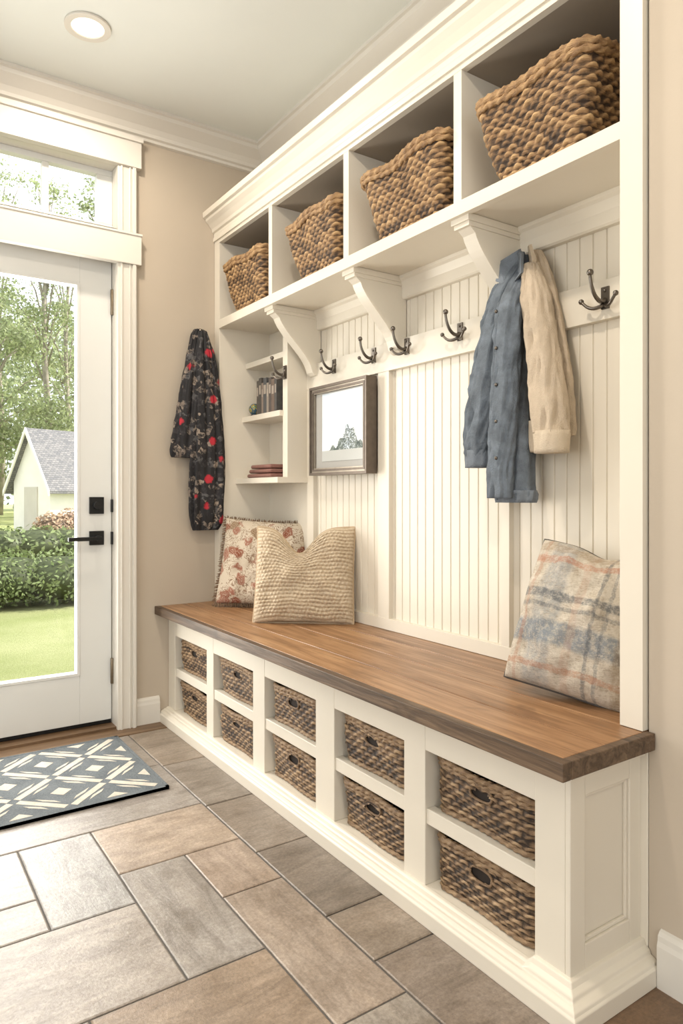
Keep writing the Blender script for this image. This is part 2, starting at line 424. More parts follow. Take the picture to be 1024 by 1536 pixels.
# ------------------------------------------------------------------ baskets
def rr(fr,hx,hy,r):
    sx=2*(hx-r); sy=2*(hy-r); ar=math.pi*r/2
    per=2*sx+2*sy+4*ar; s=(fr%1)*per
    segs=[('l',sy,(-hx,hy-r),(0,-1)),('a',ar,(-hx+r,-hy+r),math.pi),('l',sx,(-hx+r,-hy),(1,0)),('a',ar,(hx-r,-hy+r),1.5*math.pi),
          ('l',sy,(hx,-hy+r),(0,1)),('a',ar,(hx-r,hy-r),0),('l',sx,(hx-r,hy),(-1,0)),('a',ar,(-hx+r,hy-r),.5*math.pi)]
    for k,L,p,q in segs:
        if s<=L+1e-9:
            if k=='l':
                n=(q[1],-q[0])
                return p[0]+q[0]*s,p[1]+q[1]*s,n[0],n[1]
            th=q+s/r
            return p[0]+r*math.cos(th),p[1]+r*math.sin(th),math.cos(th),math.sin(th)
        s-=L
    return -hx,hy-r,-1,0
def basket(x0,yc,z0,h,bot,top,hole=False,sp=.021,rowh=.0135,A=.0065,seed=0,rimr=.0095,wob=.004):
    rn=random.Random(seed); m=MB()
    per=2*(top[0]+top[1]); st=int(per/sp/2)*2; NS=st*4; rows=int(h/rowh); NR=rows*5
    rowt=[rn.random() for _ in range(rows+1)]; ph=[rn.uniform(0,6) for _ in range(6)]
    cell=[[rn.random() for _ in range(st//2+2)] for _ in range(rows+1)]
    cx=x0+bot[0]/2
    def base(fr,zf):
        hx=(bot[0]+(top[0]-bot[0])*zf)/2; hy=(bot[1]+(top[1]-bot[1])*zf)/2
        x,y,nx,ny=rr(fr,hx,hy,.03)
        bul=.006*math.sin(math.pi*zf)+.003*math.sin(fr*31+ph[2]+zf*4)
        return x+nx*bul,y+ny*bul,nx,ny
    def W(x,y,z): return (cx+x, yc+y, z0+z)
    def zz(fr,zf): return zf*(h-.006)+(wob*.7*math.sin(fr*6.283*6+ph[0]) + wob*math.sin(fr*6.283*2+ph[1]))*zf
    vs=[];cs=[];fs=[]
    def inhole(fr,zf):
        if not hole: return False
        x,y,_,_=base(fr,zf)
        if x>-bot[0]/2*.5: return False
        return (abs(y)/.030)**2.5+(abs(zf-.70)*h/.0125)**2.5<1
    for i in range(NR+1):
        zf=i/NR; r_=min(i//5,rows-1)
        loc=math.sin(math.pi*((i%5)/5.0)) if i<NR else 0
        for j in range(NS):
            fr=j/NS; x,y,nx,ny=base(fr,zf)
            alt=.5+.5*math.cos(math.pi*j/4.0+math.pi*r_)
            ci=int((j+(4 if r_%2 else 0))/8.0+.5); q=cell[r_][ci%(st//2)]
            hgt=(max(loc,0)**.7)*(.22+.78*alt**.8)*(.70+.45*q)
            dsp=A*hgt+rn.uniform(-.0006,.0006)
            dz=.0028*math.sin(math.pi*j/4.0+math.pi*r_+1.2)+.0018*math.sin(j*.09+ph[3]+r_)
            vs.append(W(x+nx*dsp,y+ny*dsp,zz(fr,zf)+dz*(0 if i in(0,NR) else 1)))
            tone=.5+(q-.5)*.9+(rowt[r_]-.5)*.5
            cs.append((hgt,tone,0,1))
    for i in range(NR):
        for j in range(NS):
            if inhole((j+.5)/NS,(i+.5)/NR): continue
            k=(j+1)%NS; fs.append((i*NS+j,i*NS+k,(i+1)*NS+k,(i+1)*NS+j))
    m.add(vs,fs,0,cs,True)
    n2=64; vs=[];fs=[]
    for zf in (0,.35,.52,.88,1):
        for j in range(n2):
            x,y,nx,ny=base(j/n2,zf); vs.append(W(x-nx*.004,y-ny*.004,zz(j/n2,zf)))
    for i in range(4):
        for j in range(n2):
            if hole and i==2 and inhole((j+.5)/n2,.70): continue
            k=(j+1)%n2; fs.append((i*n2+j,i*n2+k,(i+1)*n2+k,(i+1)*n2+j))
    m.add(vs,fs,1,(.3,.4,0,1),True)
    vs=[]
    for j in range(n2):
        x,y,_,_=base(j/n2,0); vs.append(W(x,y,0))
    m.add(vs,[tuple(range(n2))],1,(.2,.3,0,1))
    for zf,rad,dz in ((1,rimr,0),(1,rimr*.75,-rimr*1.5),(0,.006,.005)):
        pts=[]
        for j in range(NS):
            x,y,nx,ny=base(j/NS,zf)
            pts.append(W(x+nx*.003,y+ny*.003,zz(j/NS,zf)+dz))
        col=[]
        for j in range(NS):
            for s_ in range(9): col.append((.62+.25*math.cos(2*math.pi*s_/9*2+j*.75),.35+.4*cell[0][(j//8)%(st//2)],0,1))
        m.tube(pts,rad,9,0,col,True,2,300 if rimr<.01 else 220)
    if hole:
        pts=[]
        for k in range(28):
            t=2*math.pi*k/28
            yy=.033*math.copysign(abs(math.cos(t))**.75,math.cos(t)); z_=.70*h+.0145*math.copysign(abs(math.sin(t))**.75,math.sin(t))
            xb=base(.1,z_/h)[0]
            pts.append(W(xb-.001,yy,z_))
        m.tube(pts,.0030,7,0,(.45,.4,0,1),True)
        xa=W(base(.1,.70)[0]+.003,0,0)[0]
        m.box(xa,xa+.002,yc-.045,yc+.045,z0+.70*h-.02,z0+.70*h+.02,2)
    return m
k=0
for (y0,y1) in ((.942,1.275),(1.355,1.67),(1.77,2.095),(2.18,2.515),(2.58,2.92)):
    for z0,h in ((.0605,.130),(.2455,.125)):
        wd=(y1-y0)-.024; k+=1
        m=basket(1.140,(y0+y1)/2,z0+.001,h,(.36,wd-.016),(.37,wd),True,seed=k,rowh=.0115,sp=.0175,A=.006,rimr=.0075,wob=.003)
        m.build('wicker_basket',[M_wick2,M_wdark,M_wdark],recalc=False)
for i,(ya,yb) in enumerate(((.955,1.315),(1.425,1.822),(1.955,2.31),(2.495,2.865))):
    wd=yb-ya-.02
    m=basket(1.350,(ya+yb)/2,1.7985,.212,(.20,wd-.085),(.285,wd),False,seed=40+i,rowh=.0125,sp=.0205,A=.0078,rimr=.0105,wob=.007)
    m.build('wicker_basket',[M_wick,M_wick],recalc=False)

# ------------------------------------------------------------------ coat hooks
def hook(y,z,x=1.554):
    m=MB()
    m.box(x-.005,x,y-.011,y+.011,z-.028,z+.028)
    m.sphere((x-.005,y,z+.018),.0045); m.sphere((x-.005,y,z-.018),.0045)
    pts=[];rad=[]
    for i in range(13):
        t=i/12; pts.append((x-.006-.058*math.sin(t*1.9)/math.sin(1.9)*(t**.6), y, z-.004-.018*math.sin(t*math.pi)+.058*t**1.8)); rad.append(.0065-.0025*t)
    m.tube(pts,rad,10); m.sphere(pts[-1],.0085)
    for s in (-1,1):
        pts=[]
        for i in range(11):
            t=i/10; pts.append((x-.006-.026*math.sin(t*1.5),y+s*.050*t,z-.016-.012*math.sin(t*math.pi)+.012*t**2))
        m.tube(pts,[.0055-.0018*i/10 for i in range(11)],9); m.sphere(pts[-1],.007)
    m.build('coat_hook',[M_bronze])
for y,z in ((2.335,1.515),(2.070,1.515),(1.878,1.515),(1.615,1.515),(1.33,1.515),(1.09,1.50)): hook(y,z)
hook(2.565,1.515,1.4585)

# ------------------------------------------------------------------ framed picture
m=MB(); ya,yb,za,zb=2.055,2.452,1.078,1.437; xf=1.506
def fr_(a,w_,x0,x1,mat):
    m.box(x0,x1,ya+a,yb-a,zb-a-w_,zb-a,mat); m.box(x0,x1,ya+a,yb-a,za+a,za+a+w_,mat)
    m.box(x0,x1,ya+a,ya+a+w_,za+a+w_,zb-a-w_,mat); m.box(x0,x1,yb-a-w_,yb-a,za+a+w_,zb-a-w_,mat)
fr_(0,.010,xf,1.5555,0); fr_(.010,.006,xf+.005,1.5555,3); fr_(.016,.008,xf+.002,1.5555,0); fr_(.024,.005,xf+.006,1.5555,3)
m.box(xf+.016,xf+.03,ya+.027,yb-.027,za+.027,zb-.027,1)
iy0,iy1,iz0,iz1=ya+.036,yb-.078,za+.055,zb-.034
m.box(xf+.0145,xf+.016,iy0,iy1,iz0,iz1,2)
M_frame=metal('bronze_frame',(.15,.12,.095),.4,.6); M_mat=paint('mat_board',(.36,.35,.325),.2)
M_print,nt,bb=new('sky_reflection_print'); v=coords(nt)
nt.links.new(ramp(nt,noise(nt,v,6,5),[(.38,(.60,.68,.76)),(.56,(.84,.85,.84))]),bb.inputs['Base Color']); bb.inputs['Roughness'].default_value=.15  # sky tones also stand for the outdoor sky's reflection, put into the print
M_gold=metal('frame_fillet',(.36,.31,.25),.35,.8)
M_pt,nt,bb=new('printed_tree'); nt.links.new(ramp(nt,noise(nt,coords(nt),60,4),[(.4,(.06,.085,.075)),(.7,(.22,.26,.23))]),bb.inputs['Base Color'])
rn=random.Random(3)
for i in range(1100):
    u=rn.random(); yy=iy0+.004+u*(iy1-iy0)*.80; top=iz0+.05+.080*math.exp(-((u-.40)/.25)**2)+.010*math.sin(u*30)
    zz_=iz0+.04+(top-iz0-.04)*rn.random(); r=.0036; xx=xf+.0142-.00001*(i%20)
    m.add([(xx,yy+r*rn.uniform(.5,1)*math.cos(a),zz_+r*rn.uniform(.5,1)*math.sin(a)) for a in (0,1.3,2.5,3.8,5)],[(0,1,2,3,4)],4)
m.box(xf+.0138,xf+.0146,iy0,iy1,iz0,iz0+.042,5)
M_pg=paint('printed_ground',(.46,.47,.45),.2)
m.build('framed_picture',[M_frame,M_mat,M_print,M_gold,M_pt,M_pg],recalc=True)

# ------------------------------------------------------------------ pillows
def pillow(name,C,Nrm,w_,h_,T,mat,roll=0,chop=0,chopx=0,pipe=None,fringe=0,seed=1,pinch=.07,knit=0,wr_=1.0):
    rn=random.Random(seed); C=Vector(C); n=Vector(Nrm).normalized(); up=Vector((0,0,1)); U=(up-n*up.dot(n)).normalized(); Wd=U.cross(n)
    if roll:
        q=Matrix.Rotation(roll,3,n); U=q@U; Wd=q@Wd
    G_=170 if knit else 80; m=MB(); ph=[rn.uniform(0,6) for _ in range(6)]
    def P(a,b,side):
        x=a*w_/2*(1-pinch*(1-b*b)); y=b*h_/2*(1-pinch*(1-a*a))
        t=max(0,(1-a*a)*(1-b*b)); th=T/2*t**.40
        nv=mn.noise(Vector((a*2.2+seed*7,b*2.2,side*3.1)))*.016+mn.noise(Vector((a*5+seed*3,b*4,side*5)))*.007
        th+=nv*wr_*min(1,t*3)
        if knit:
            rb=b*math.pi*13+.5*math.sin(a*4)+mn.noise(Vector((a*3,b*3,seed)))*1.5
            th+=min(1,t*6)*(.0055*abs(math.sin(rb))+.0030*math.sin(a*80+(3.1 if int(rb/math.pi+50)%2 else 0))*abs(math.sin(rb))+.003*mn.noise(Vector((a*22,b*30,side))))
        y-=chop*h_*math.exp(-((a-chopx)/.36)**2)*max(0,(b+.4)/1.4)**2
        th*= 1-.35*(1 if chop>.1 else 0)*math.exp(-((a-chopx)/.25)**2)*max(0,b)
        return C+Wd*x+U*y+n*(th*side)
    for side in (1,-1):
        vs=[];cs=[];fs=[]
        for i in range(G_+1):
            for j in range(G_+1):
                a=math.sin((j/G_*2-1)*math.pi/2)*.35+(j/G_*2-1)*.65; b_=math.sin((i/G_*2-1)*math.pi/2)*.35+(i/G_*2-1)*.65
                dk=1
                if knit:
                    rb=b_*math.pi*13+.5*math.sin(a*4)+mn.noise(Vector((a*3,b_*3,seed)))*1.5; dk=abs(math.sin(rb))
                vs.append(P(a,b_,side)); cs.append((a*.5+.5,b_*.5+.5,dk,1))
        for i in range(G_):
            for j in range(G_):
                q=(i*(G_+1)+j,i*(G_+1)+j+1,(i+1)*(G_+1)+j+1,(i+1)*(G_+1)+j)
                fs.append(q if side>0 else q[::-1])
        m.add(vs,fs,0,cs,True)
    edge=[]
    K=40
    for i in range(K): edge.append((-1+2*i/K,-1))
    for i in range(K): edge.append((1,-1+2*i/K))
    for i in range(K): edge.append((1-2*i/K,1))
    for i in range(K): edge.append((-1,1-2*i/K))
    if pipe: m.tube([P(a,b_,1) for a,b_ in edge],pipe,8,1,(.5,.5,0,1),True)
    if fringe:
        for a,b_ in edge:
            for q in range(3):
                p=P(a,b_,1); o=(Wd*a*(abs(a)>=.999)+U*b_*(abs(b_)>=.999)); o=o.normalized()
                p=p+ (Wd if abs(b_)>=.999 else U)*rn.uniform(-.004,.004)
                e=p+o*fringe*rn.uniform(.6,1.1)+n*rn.uniform(-.5,.5)*fringe+U*(-.25*fringe)
                m.tube([p,(p+e)/2+n*rn.uniform(-.003,.003),e],[.0022,.0018,.001],5,1,(rn.random(),.5,0,1))
    return m.build(name,[mat[0],mat[1]],recalc=False)
M_knit,nt,bb=new('chunky_knit'); a=attr(nt); sep=N(nt,'ShaderNodeSeparateColor'); nt.links.new(a.outputs['Color'],sep.inputs[0])
nn=noise(nt,coords(nt,(1,1,1)),120,5,.8); lg=noise(nt,coords(nt,(6,6,26)),2,4)
f=math_(nt,'ADD',math_(nt,'MULTIPLY',sep.outputs[2],.22),math_(nt,'ADD',math_(nt,'MULTIPLY',nn,.5),math_(nt,'MULTIPLY',lg,.28)))
nt.links.new(ramp(nt,f,[(.28,(.22,.145,.085)),(.48,(.52,.405,.275)),(.72,(.74,.64,.49))]),bb.inputs['Base Color']); bb.inputs['Roughness'].default_value=.95
bump(nt,bb,nn,.8,.006)
M_flor,nt,bb=new('floral_fabric'); v=coords(nt)
vo=N(nt,'ShaderNodeTexVoronoi'); vo.inputs['Scale'].default_value=21
wn=N(nt,'ShaderNodeTexNoise'); wn.inputs['Scale'].default_value=20; nt.links.new(v,wn.inputs['Vector'])
nt.links.new(mix(nt,.05,v,wn.outputs['Color']),vo.inputs['Vector'])
sp_=N(nt,'ShaderNodeSeparateColor'); nt.links.new(vo.outputs['Color'],sp_.inputs[0])
dist=math_(nt,'ADD',vo.outputs['Distance'],math_(nt,'MULTIPLY',noise(nt,v,60,3),.4))
msk=ramp(nt,dist,[(.66,(1,1,1)),(.70,(0,0,0))],'LINEAR')
fc=ramp(nt,sp_.outputs[0],[(0,(.24,.075,.04)),(.28,(.31,.13,.085)),(.5,(.58,.50,.39)),(.68,(.14,.08,.045)),(.85,(.25,.16,.09))],'CONSTANT')
ring=math_(nt,'SINE',math_(nt,'MULTIPLY',dist,42)); fc=mix(nt,math_(nt,'MULTIPLY',math_(nt,'ADD',ring,.1),.5),fc,(.55,.45,.34))
stem=ramp(nt,noise(nt,v,34,2,.5,2),[(.46,(0,0,0)),(.48,(1,1,1)),(.52,(1,1,1)),(.54,(0,0,0))])
basec=mix(nt,math_(nt,'MULTIPLY',stem,.85),(.58,.50,.39),(.20,.11,.06))
nt.links.new(mix(nt,msk,basec,fc),bb.inputs['Base Color']); bb.inputs['Roughness'].default_value=.9; bump(nt,bb,noise(nt,v,300,2),.4,.002)
M_plaid,nt,bb=new('plaid_fabric'); a=attr(nt); sep=N(nt,'ShaderNodeSeparateColor'); nt.links.new(a.outputs['Color'],sep.inputs[0])
nz=math_(nt,'MULTIPLY',math_(nt,'SUBTRACT',noise(nt,coords(nt),26,5,.7),.5),.06)
slub=noise(nt,coords(nt,(60,60,320)),1.3,4,.7)
cream=ramp(nt,math_(nt,'ADD',math_(nt,'MULTIPLY',noise(nt,coords(nt),50,5,.8),.6),math_(nt,'MULTIPLY',slub,.4)),[(.35,(.36,.29,.215)),(.5,(.60,.53,.43)),(.65,(.72,.655,.56))])
ink=noise(nt,coords(nt),75,5,.85)
def band(ch,p,wd,c_,s_,cur):
    x=math_(nt,'ADD',sep.outputs[ch],nz); dd=math_(nt,'ABSOLUTE',math_(nt,'SUBTRACT',x,p))
    mk=ramp(nt,dd,[(wd*.8,(1,1,1)),(wd*1.2,(0,0,0))]); mk=math_(nt,'MULTIPLY',mk,math_(nt,'MULTIPLY',ramp(nt,ink,[(.38,(.25,.25,.25)),(.55,(1,1,1))]),s_))
    return mix(nt,mk,cur,c_)
cur=cream
for ch,p,wd,c_,s_ in ((0,.28,.11,(.24,.27,.30),.5),(1,.58,.030,(.12,.13,.14),.8),(1,.50,.014,(.12,.13,.14),.6),(1,.33,.075,(.19,.225,.26),.8),(0,.66,.013,(.13,.14,.15),.65),(0,.74,.013,(.13,.14,.15),.55),
                      (1,.84,.024,(.48,.19,.10),.6),(0,.10,.016,(.46,.22,.13),.45),(1,.12,.020,(.48,.23,.13),.6),(0,.52,.03,(.50,.30,.20),.35),(0,.90,.05,(.33,.23,.13),.5),(1,.93,.03,(.36,.25,.15),.5)):
    cur=band(ch,p,wd,c_,s_,cur)
nt.links.new(cur,bb.inputs['Base Color']); bb.inputs['Roughness'].default_value=.95; bump(nt,bb,math_(nt,'ADD',noise(nt,coords(nt),160,4,.8),slub),.8,.005)
M_yarn=paint('yarn_trim',(.46,.35,.23),.95); M_yarn2=paint('brown_yarn',(.20,.13,.08),.95); M_pipe=paint('charcoal_piping',(.07,.06,.05),.8)
pillow('throw_pillow',(1.445,2.740,.700),(-.62,-.75,.28),.385,.385,.13,(M_flor,M_yarn2),roll=-.06,fringe=.016,seed=2,pinch=.05)
pillow('throw_pillow',(1.402,2.315,.690),(-.62,-.75,.24),.385,.375,.175,(M_knit,M_yarn),roll=0,chop=.27,chopx=-.12,pipe=.005,seed=5,pinch=.03,knit=1)
pillow('throw_pillow',(1.448,1.072,.690),(-.88,-.32,.38),.315,.37,.22,(M_plaid,M_pipe),roll=-.15,chop=.06,chopx=.1,pipe=.0035,seed=9,pinch=.02,wr_=1.5)

# ------------------------------------------------------------------ garments
def fabric(name,c,var=.2,rough=.9,sc=25,fine=400):
    m,nt,b=new(name); v=coords(nt); f=noise(nt,v,sc,5,.6)
    nt.links.new(ramp(nt,f,[(.3,tuple(x*(1-var) for x in c)),(.7,tuple(min(1,x*(1+var)) for x in c))]),b.inputs['Base Color'])
    b.inputs['Roughness'].default_value=rough; bump(nt,b,math_(nt,'ADD',noise(nt,v,fine,2),math_(nt,'MULTIPLY',noise(nt,v,22,4),2.0)),.6,.005); return m
M_denim=fabric('washed_denim',(.125,.148,.175),.34); M_denim2=fabric('denim_seam',(.165,.19,.22),.2)
M_cream=fabric('cream_twill',(.48,.39,.29),.10,.85); M_cream2=fabric('cream_cuff',(.54,.45,.34),.08,.85)
def loft(m,secs,mat=0,seg=64,fold=.12,nf=7,seed=0,steps=12,axis='y',wr=.0055):
    rn=random.Random(seed); ph=[rn.uniform(0,6.28) for _ in range(5)]
    n=len(secs)
    def cr(p0,p1,p2,p3,t): return .5*((2*p1)+(-p0+p2)*t+(2*p0-5*p1+4*p2-p3)*t*t+(-p0+3*p1-3*p2+p3)*t**3)
    T_=[]
    for i in range(n-1):
        for k in range(steps):
            t=k/steps; T_.append([cr(secs[max(i-1,0)][q],secs[i][q],secs[i+1][q],secs[min(i+2,n-1)][q],t) for q in range(5)])
    T_.append(list(secs[-1]))
    vs=[]
    for i,(x,y,z,hw,ht) in enumerate(T_):
        u=i/(len(T_)-1)
        for k in range(seg):
            th=2*math.pi*k/seg
            fo=1+fold*(.6*math.sin(nf*th+ph[0]+2.0*u)+.4*math.sin((nf+4)*th+ph[1]-3*u))*min(1,u*4+.3)
            pn=Vector((math.sin(th)*2.2+seed*5.3,math.cos(th)*2.2,z*15+1.8*math.sin(th)))
            rid=(1-abs(mn.noise(pn))*2.2)*wr+mn.noise(pn*2.3)*wr*.5
            a=math.sin(th)*(hw*(1+(fo-1)*.25)+rid*.6); c_=math.cos(th)*(ht*fo+rid)
            c_=min(c_,ht*1.05)
            if axis=='y': vs.append((min(x-c_,1.551) if x<1.56 else x-c_,y+a,z))
            else: vs.append((x+a,min(y-c_*1.0,2.994),z))
    fs=[]
    for i in range(len(T_)-1):
        for k in range(seg):
            l=(k+1)%seg; fs.append((i*seg+k,i*seg+l,(i+1)*seg+l,(i+1)*seg+k))
    fs.append(tuple(range(seg))); fs.append(tuple(range(len(T_)*seg-1,(len(T_)-1)*seg-1,-1)))
    m.add(vs,fs,mat,(1,1,1,1),True)
m=MB()
loft(m,[(1.525,1.325,1.665,.018,.018),(1.515,1.335,1.61,.036,.028),(1.505,1.345,1.50,.052,.038),(1.50,1.36,1.35,.060,.044),(1.50,1.355,1.18,.064,.045),(1.50,1.345,1.04,.060,.042),(1.50,1.340,.985,.057,.040)],0,84,.26,6,1)
loft(m,[(1.50,1.340,1.012,.061,.044),(1.50,1.340,.978,.060,.043)],1,84,.2,6,1,3)
loft(m,[(1.515,1.345,1.64,.02,.02),(1.488,1.375,1.56,.038,.032),(1.475,1.40,1.42,.043,.038),(1.468,1.425,1.27,.047,.040),(1.465,1.440,1.16,.044,.038),(1.465,1.446,1.11,.036,.032)],0,64,.22,5,4,wr=.010)
loft(m,[(1.465,1.446,1.128,.043,.036),(1.465,1.448,1.078,.040,.034)],1,64,.08,5,4,4,wr=.003)
loft(m,[(1.51,1.33,1.62,.02,.02),(1.46,1.325,1.5,.036,.028),(1.452,1.33,1.3,.038,.030),(1.45,1.345,1.1,.036,.028),(1.45,1.35,.99,.034,.026)],0,56,.22,5,8,wr=.009)
for s,yy in ((1,1.352),(-1,1.316)):
    m.add([(1.505,yy-.02*s,1.685),(1.470,yy+.022*s,1.655),(1.462,yy+.028*s,1.600),(1.468,yy,1.585),(1.500,yy-.014*s,1.62),
           (1.513,yy-.02*s,1.688),(1.480,yy+.022*s,1.658),(1.472,yy+.028*s,1.603),(1.478,yy,1.588),(1.508,yy-.014*s,1.62)],
          [(0,1,2,3,4),(9,8,7,6,5),(0,1,6,5),(1,2,7,6),(2,3,8,7),(3,4,9,8),(4,0,5,9)],1)
m.tube([(1.53,1.325,1.64),(1.515,1.328,1.675),(1.50,1.33,1.672)],.006,8,1)
for z in (1.50,1.40,1.30,1.20,1.10): m.sphere((1.420,1.338,z),.005,2)
m.build('denim_jacket',[M_denim,M_denim2,M_bronze],recalc=True)
m=MB()
loft(m,[(1.535,1.30,1.675,.016,.014),(1.53,1.285,1.62,.034,.022),(1.53,1.262,1.50,.045,.026),(1.53,1.240,1.35,.056,.028),(1.528,1.228,1.22,.060,.030),(1.528,1.225,1.155,.058,.030)],0,64,.24,6,11)
loft(m,[(1.50,1.285,1.63,.018,.018),(1.485,1.255,1.53,.036,.032),(1.478,1.225,1.38,.040,.036),(1.470,1.200,1.24,.044,.038),(1.468,1.190,1.16,.042,.036)],0,60,.18,5,12,wr=.009)
loft(m,[(1.468,1.190,1.165,.047,.041),(1.466,1.188,1.108,.044,.039)],1,60,.05,4,12,4,wr=.003)
loft(m,[(1.51,1.262,1.20,.03,.03),(1.51,1.258,1.14,.034,.032),(1.51,1.256,1.115,.03,.03)],1,40,.08,4,13,4,wr=.003)
m.add([(1.52,1.315,1.690),(1.49,1.285,1.680),(1.478,1.262,1.63),(1.487,1.277,1.60),(1.51,1.30,1.63),(1.53,1.315,1.692),(1.50,1.283,1.684),(1.490,1.258,1.633),(1.497,1.277,1.602),(1.52,1.30,1.632)],
      [(0,1,2,3,4),(9,8,7,6,5),(0,1,6,5),(1,2,7,6),(2,3,8,7),(3,4,9,8),(4,0,5,9)],1)
m.build('cream_jacket',[M_cream,M_cream2],recalc=True)

M_scarf,nt,bb=new('floral_scarf'); v=coords(nt,(1,1,1))
vo=N(nt,'ShaderNodeTexVoronoi'); vo.inputs['Scale'].default_value=42; nt.links.new(v,vo.inputs['Vector']); sp_=N(nt,'ShaderNodeSeparateColor'); nt.links.new(vo.outputs['Color'],sp_.inputs[0])
c1=ramp(nt,sp_.outputs[0],[(0,(.012,.011,.012)),(.48,(.035,.03,.032)),(.66,(.20,.16,.13)),(.78,(.09,.085,.085)),(.90,(.30,.24,.19))],'CONSTANT')
c1=mix(nt,ramp(nt,noise(nt,v,70,4),[(.42,(0,0,0)),(.58,(1,1,1))]),(.014,.013,.015),c1)
v2=N(nt,'ShaderNodeTexVoronoi'); v2.inputs['Scale'].default_value=10; nt.links.new(v,v2.inputs['Vector'])
red=ramp(nt,math_(nt,'ADD',v2.outputs['Distance'],math_(nt,'MULTIPLY',noise(nt,v,60,3),.2)),[(.26,(1,1,1)),(.32,(0,0,0))])
s3=N(nt,'ShaderNodeSeparateColor'); nt.links.new(v2.outputs['Color'],s3.inputs[0])
red=math_(nt,'MULTIPLY',red,math_(nt,'GREATER_THAN',s3.outputs[1],.45))
nt.links.new(mix(nt,red,c1,(.45,.02,.035)),bb.inputs['Base Color']); bb.inputs['Roughness'].default_value=.75; bump(nt,bb,noise(nt,v,120,3),.4,.003)
m=MB()
loft(m,[(1.243,2.972,1.745,.022,.018),(1.243,2.968,1.70,.040,.022),(1.235,2.962,1.58,.058,.026),(1.225,2.96,1.42,.078,.028),(1.215,2.96,1.28,.092,.028),(1.207,2.962,1.19,.094,.024),(1.202,2.964,1.165,.084,.02)],0,110,.5,9,21,12,'x')
loft(m,[(1.25,2.95,1.735,.02,.016),(1.258,2.945,1.62,.045,.022),(1.27,2.945,1.40,.066,.024),(1.275,2.945,1.15,.080,.024),(1.27,2.947,.98,.082,.024),(1.268,2.948,.88,.074,.02),(1.262,2.95,.84,.055,.014)],0,110,.55,8,22,12,'x')
m.tube([(1.243,3.0,1.72),(1.243,2.965,1.715),(1.243,2.952,1.745)],[.008,.007,.008],10,1)
m.build('hanging_scarf',[M_scarf,M_bronze],recalc=True)

# ------------------------------------------------------------------ shelf items
m=MB(); cols=[(.05,.045,.04),(.03,.03,.03),(.20,.15,.12),(.04,.05,.06),(.26,.22,.18),(.05,.04,.04),(.12,.08,.06),(.03,.035,.04)]
y=2.835
for i,c_ in enumerate(cols):
    t_=[.02,.026,.018,.03,.02,.024,.028,.02][i]; hh=[.155,.165,.14,.16,.135,.155,.145,.15][i]
    m.box(1.462,1.565,y-t_,y-.001,1.3595,1.3595+hh,0,(*c_,1)); m.box(1.466,1.56,y-t_+.002,y-.003,1.3625,1.3595+hh+.0005,1); m.box(1.4612,1.4625,y-t_+.004,y-.005,1.3595+hh*.55,1.3595+hh*.8,0,(.35,.3,.25,1)); y-=t_
M_book,nt,bb=new('book_cover'); a=attr(nt); nt.links.new(mix(nt,math_(nt,'MULTIPLY',noise(nt,coords(nt),40,3),.3),a.outputs['Color'],(.3,.25,.2)),bb.inputs['Base Color']); bb.inputs['Roughness'].default_value=.5
M_page=paint('book_pages',(.5,.45,.35),.8)
m.build('row_of_books',[M_book,M_page],bevel=.001)
m=MB(); m.sphere((1.478,2.885,1.3595+.033),.027,0,nu=20,nv=12); m.disc((1.478,2.885,1.3592),.018,'z',1,20,.008)
M_globe,nt,bb=new('globe_glaze'); nt.links.new(ramp(nt,noise(nt,coords(nt),45,3),[(.40,(.03,.08,.12)),(.5,(.35,.26,.05)),(.58,(.08,.16,.08))],'CONSTANT'),bb.inputs['Base Color']); bb.inputs['Roughness'].default_value=.3
m.build('small_globe',[M_globe,M_bronze])
M_leather=fabric('mauve_leather',(.24,.11,.085),.15,.45)
m=MB()
for i in range(3):
    z=1.0745+i*.020
    m.box(1.425+.004*i,1.56,2.62+.006*i,2.84-.01*i,z,z+.017,0)
    m.tube([(1.425+.004*i,2.62+.006*i,z+.0085),(1.425+.004*i,2.84-.01*i,z+.0085)],.0086,10,0)
m.build('folded_leather_pouch',[M_leather],bevel=.005,seg=3)

# ------------------------------------------------------------------ doormat
M_rug,nt,bb=new('slate_blue_rug'); v=coords(nt); f=noise(nt,v,220,3,.7)
nt.links.new(ramp(nt,math_(nt,'ADD',math_(nt,'MULTIPLY',f,.6),math_(nt,'MULTIPLY',noise(nt,v,12,4),.4)),[(.35,(.07,.082,.09)),(.65,(.17,.19,.20))]),bb.inputs['Base Color']); bb.inputs['Roughness'].default_value=.95; bump(nt,bb,f,.7,.004)
M_rug2=fabric('cream_rug_pattern',(.54,.49,.41),.12,.95,40,220)
m=MB(); rx0,rx1,ry0,ry1=-.07,.85,2.29,2.888; zt=.0105
m.box(rx0,rx1,ry0,ry1,.0005,zt,0)
for a in ((rx0,rx1,ry0,ry0+.012),(rx0,rx1,ry1-.012,ry1),(rx0,rx0+.012,ry0,ry1),(rx1-.012,rx1,ry0,ry1)): m.box(a[0],a[1],a[2],a[3],.0003,zt+.001,0)
ix0,ix1,iy0_,iy1_=rx0+.022,rx1-.022,ry0+.022,ry1-.022
def poly_add(poly):
    for ax,lim,sg in ((0,ix0,1),(0,ix1,-1),(1,iy0_,1),(1,iy1_,-1)):
        out=[]
        for i in range(len(poly)):
            p,q=poly[i],poly[(i+1)%len(poly)]; a=(p[ax]-lim)*sg; b_=(q[ax]-lim)*sg
            if a>=0: out.append(p)
            if a*b_<0: t_=a/(a-b_); out.append((p[0]+(q[0]-p[0])*t_,p[1]+(q[1]-p[1])*t_))
        poly=out
        if len(poly)<3: return
    m.prism(poly,'z',zt,zt+.0008,1)
